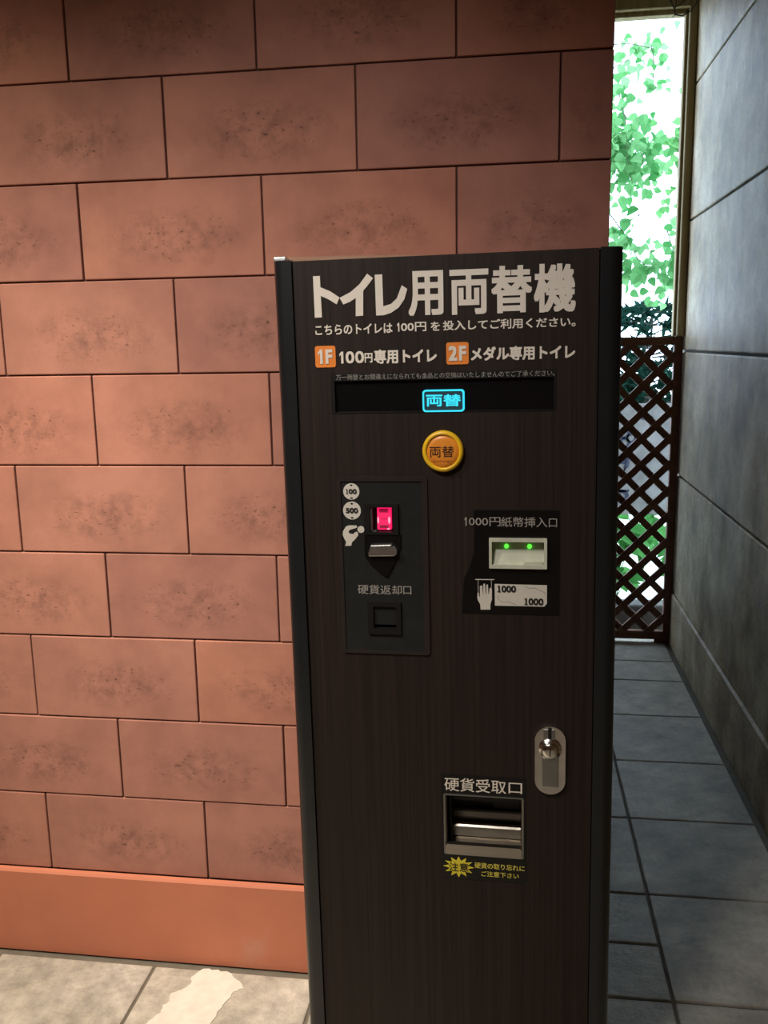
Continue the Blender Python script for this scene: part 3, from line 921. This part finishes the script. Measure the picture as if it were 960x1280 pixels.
vine('loose leafy strand trailing low in the opening above the dark needles', 'vine',
     [[(1.385, 3.2, 2.225), (1.506, 3.2, 2.076), (1.589, 3.2, 1.946), (1.701, 3.2, 1.835), (1.793, 3.2, 1.761)], [(1.423, 3.25, 2.012), (1.497, 3.25, 1.928), (1.552, 3.2, 1.835)], [(1.738, 3.25, 2.077), (1.775, 3.2, 1.946), (1.793, 3.2, 1.779)], [(1.793, 3.2, 1.761), (1.943, 3.25, 1.687), (2.3200000000000003, 3.28, 1.2), (2.37, 3.3, 0.5), (2.37, 3.3, -0.012)]], 66, 0.064, G_LIGHT, 0.07)

# bare twig crossing the opening
tw = tag(MB().tube([(1.36, 3.5, 2.02), (1.50, 3.5, 2.12), (1.64, 3.5, 2.20), (1.72, 3.5, 2.25)], 0.004, 6, 0.002).tube([(1.62, 3.5, 2.19), (1.66, 3.5, 2.24), (1.72, 3.5, 2.27)], 0.003, 6, 0.0015).build('bare_twig', DRYBARK),
         'thin bare twig slanting up across the lower part of the opening', 'twig')

# dark needle shrub
base = Vector((1.84, 4.3, -0.012))
sh_o = tag(empty('evergreen_shrub', base), 'dark blue-green needle shrub showing just above the lattice top rail', 'shrub')
st = MB()
lf = MB()
st.tube([(0, 0, 0), (0.02, 0, 0.7), (-0.02, 0, 1.3), (0.0, 0, 1.72)], 0.02, 8, 0.006)
for i in range(62):
    z = random.uniform(1.05, 1.74)
    a = random.uniform(0, 2 * math.pi)
    r = random.uniform(0.2, 0.42) * (1.1 - 0.35 * (z - 1.05))
    p0 = Vector((0, 0, z))
    p1 = Vector((math.cos(a) * r, math.sin(a) * r * 0.7, z + random.uniform(-0.02, 0.10)))
    st.tube([p0, p0.lerp(p1, 0.5) + Vector((0, 0, 0.02)), p1], 0.005, 5, 0.002)
    for j in range(26):
        t = random.uniform(0.2, 1.0)
        d = (p1 - p0).normalized() + Vector((random.gauss(0, 0.7), random.gauss(0, 0.7), random.gauss(0.1, 0.5)))
        leaf(lf.bm, p0.lerp(p1, t), d, (random.gauss(0, 1), -1, 0.4), random.uniform(0.06, 0.11), 0.13, 0.03)
st.build('stem', DRYBARK, sh_o)
lf.build('needles', G_DARK, sh_o)

# broad-leaved plants low behind the lattice
for (x, y, sc, lab) in ((1.50, 3.12, 1.0, 'bright broad-leaved plant low behind the left side of the lattice'),
                        (1.92, 3.14, 0.95, 'bright broad-leaved plant low behind the right edge of the lattice'),
                        (1.78, 4.0, 1.15, 'bright broad-leaved plant on the gravel behind the grey notice board')):
    o = tag(empty('broad_leaf_plant', (x, y, -0.012)), lab, 'plant', 'broad-leaved plants behind the lattice')
    st = MB()
    lf = MB()
    for i in range(46):
        a = random.uniform(0, 2 * math.pi)
        r = random.uniform(0.02, 0.11) * sc
        h = random.uniform(0.16, 0.50) * sc
        p = Vector((math.cos(a) * r, math.sin(a) * r, h))
        st.tube([(0, 0, 0), (p.x * 0.4, p.y * 0.4, h * 0.6), p], 0.004, 5, 0.002)
        leaf(lf.bm, p, (math.cos(a), math.sin(a), random.uniform(-0.5, 0.2)), (0, -0.4, 1), random.uniform(0.09, 0.14), 0.40)
    st.build('stems', G_LOW, o)
    lf.build('leaves', G_LOW, o)

# weathered notice board behind the lattice
nb = tag(empty('notice_board', (1.66, 3.50, -0.012)), 'weathered grey board with dark blue marks standing behind the lattice', 'board')
MB().box(-0.42, 0.30, -0.010, 0.010, 0.50, 1.155, 0.003).build('panel', plain('weathered_grey_board', srgb(104, 102, 98), 0.8, var=0.3, scale=9), nb)
for x in (-0.36, 0.24):
    MB().box(x - 0.02, x + 0.02, 0.010, 0.05, 0.0, 1.16, 0.003).build('post', plain('grey_timber_post', srgb(110, 100, 88), 0.85, scale=12), nb)
MARK = plain('dark_blue_marking', srgb(28, 34, 54), 0.7)
mk = MB()
for cx, cz, r in ((-0.080, 0.985, 0.036), (-0.075, 0.925, 0.034), (-0.035, 0.955, 0.030)):
    ring(mk, circle(cx, cz, r, 24), circle(cx, cz, r * 0.55, 24), -0.0125, -0.009)
mk.build('marking', MARK, nb)
mk = MB()
ring(mk, circle(-0.080, 0.835, 0.034, 24), circle(-0.080, 0.835, 0.014, 24), -0.0125, -0.009)
mk.tube([(-0.052, -0.0105, 0.83), (-0.058, -0.0105, 0.79), (-0.080, -0.0105, 0.745), (-0.12, -0.0105, 0.735)], 0.013, 8)
mk.build('marking', MARK, nb)
mk = MB()
ring(mk, circle(-0.080, 0.61, 0.040, 24), circle(-0.080, 0.61, 0.018, 24), -0.0125, -0.009)
mk.prism([(-0.13, 0.645), (-0.04, 0.65), (-0.04, 0.635), (-0.13, 0.632)], -0.0125, -0.009)
mk.build('marking', MARK, nb)
mk = MB().prism(circle(0.045, 1.075, 0.04, 20, 0.016), -0.0125, -0.009)
mk.build('marking', MARK, nb)

# low kerb stone outside
tag(MB().box(1.1, 2.3, 2.74, 2.86, -0.012, 0.15, 0.015, 3).build('kerb_stone', m_stone('grey_kerb', srgb(70, 70, 66), srgb(96, 94, 88), srgb(120, 116, 108))),
    'low grey stone kerb lying just outside the lattice', 'kerb stone')

# dry vine hooked over the header of the frame
dv = MB()
dv.tube([(1.60, 2.52, 2.99), (1.622, 2.52, 2.945), (1.628, 2.52, 2.915), (1.604, 2.52, 2.882)], 0.0035, 6, 0.0018)
dv.tube([(1.628, 2.52, 2.915), (1.66, 2.52, 2.908), (1.695, 2.52, 2.925), (1.718, 2.52, 2.955), (1.722, 2.52, 3.0)], 0.003, 6, 0.0022)
dv.tube([(1.622, 2.525, 2.945), (1.65, 2.52, 2.952), (1.68, 2.52, 2.985), (1.685, 2.52, 3.02)], 0.003, 6, 0.002)
dv.tube([(1.65, 2.525, 3.02), (1.632, 2.525, 2.97), (1.628, 2.52, 2.925)], 0.0028, 6, 0.002)
dv.tube([(1.685, 2.52, 3.01), (1.70, 2.515, 2.97), (1.69, 2.515, 2.945)], 0.002, 6, 0.0012)
tag(dv.build('dry_vine', DRYBARK), 'tangle of thin dark dry vine hooked in the top right corner of the timber frame', 'vine')
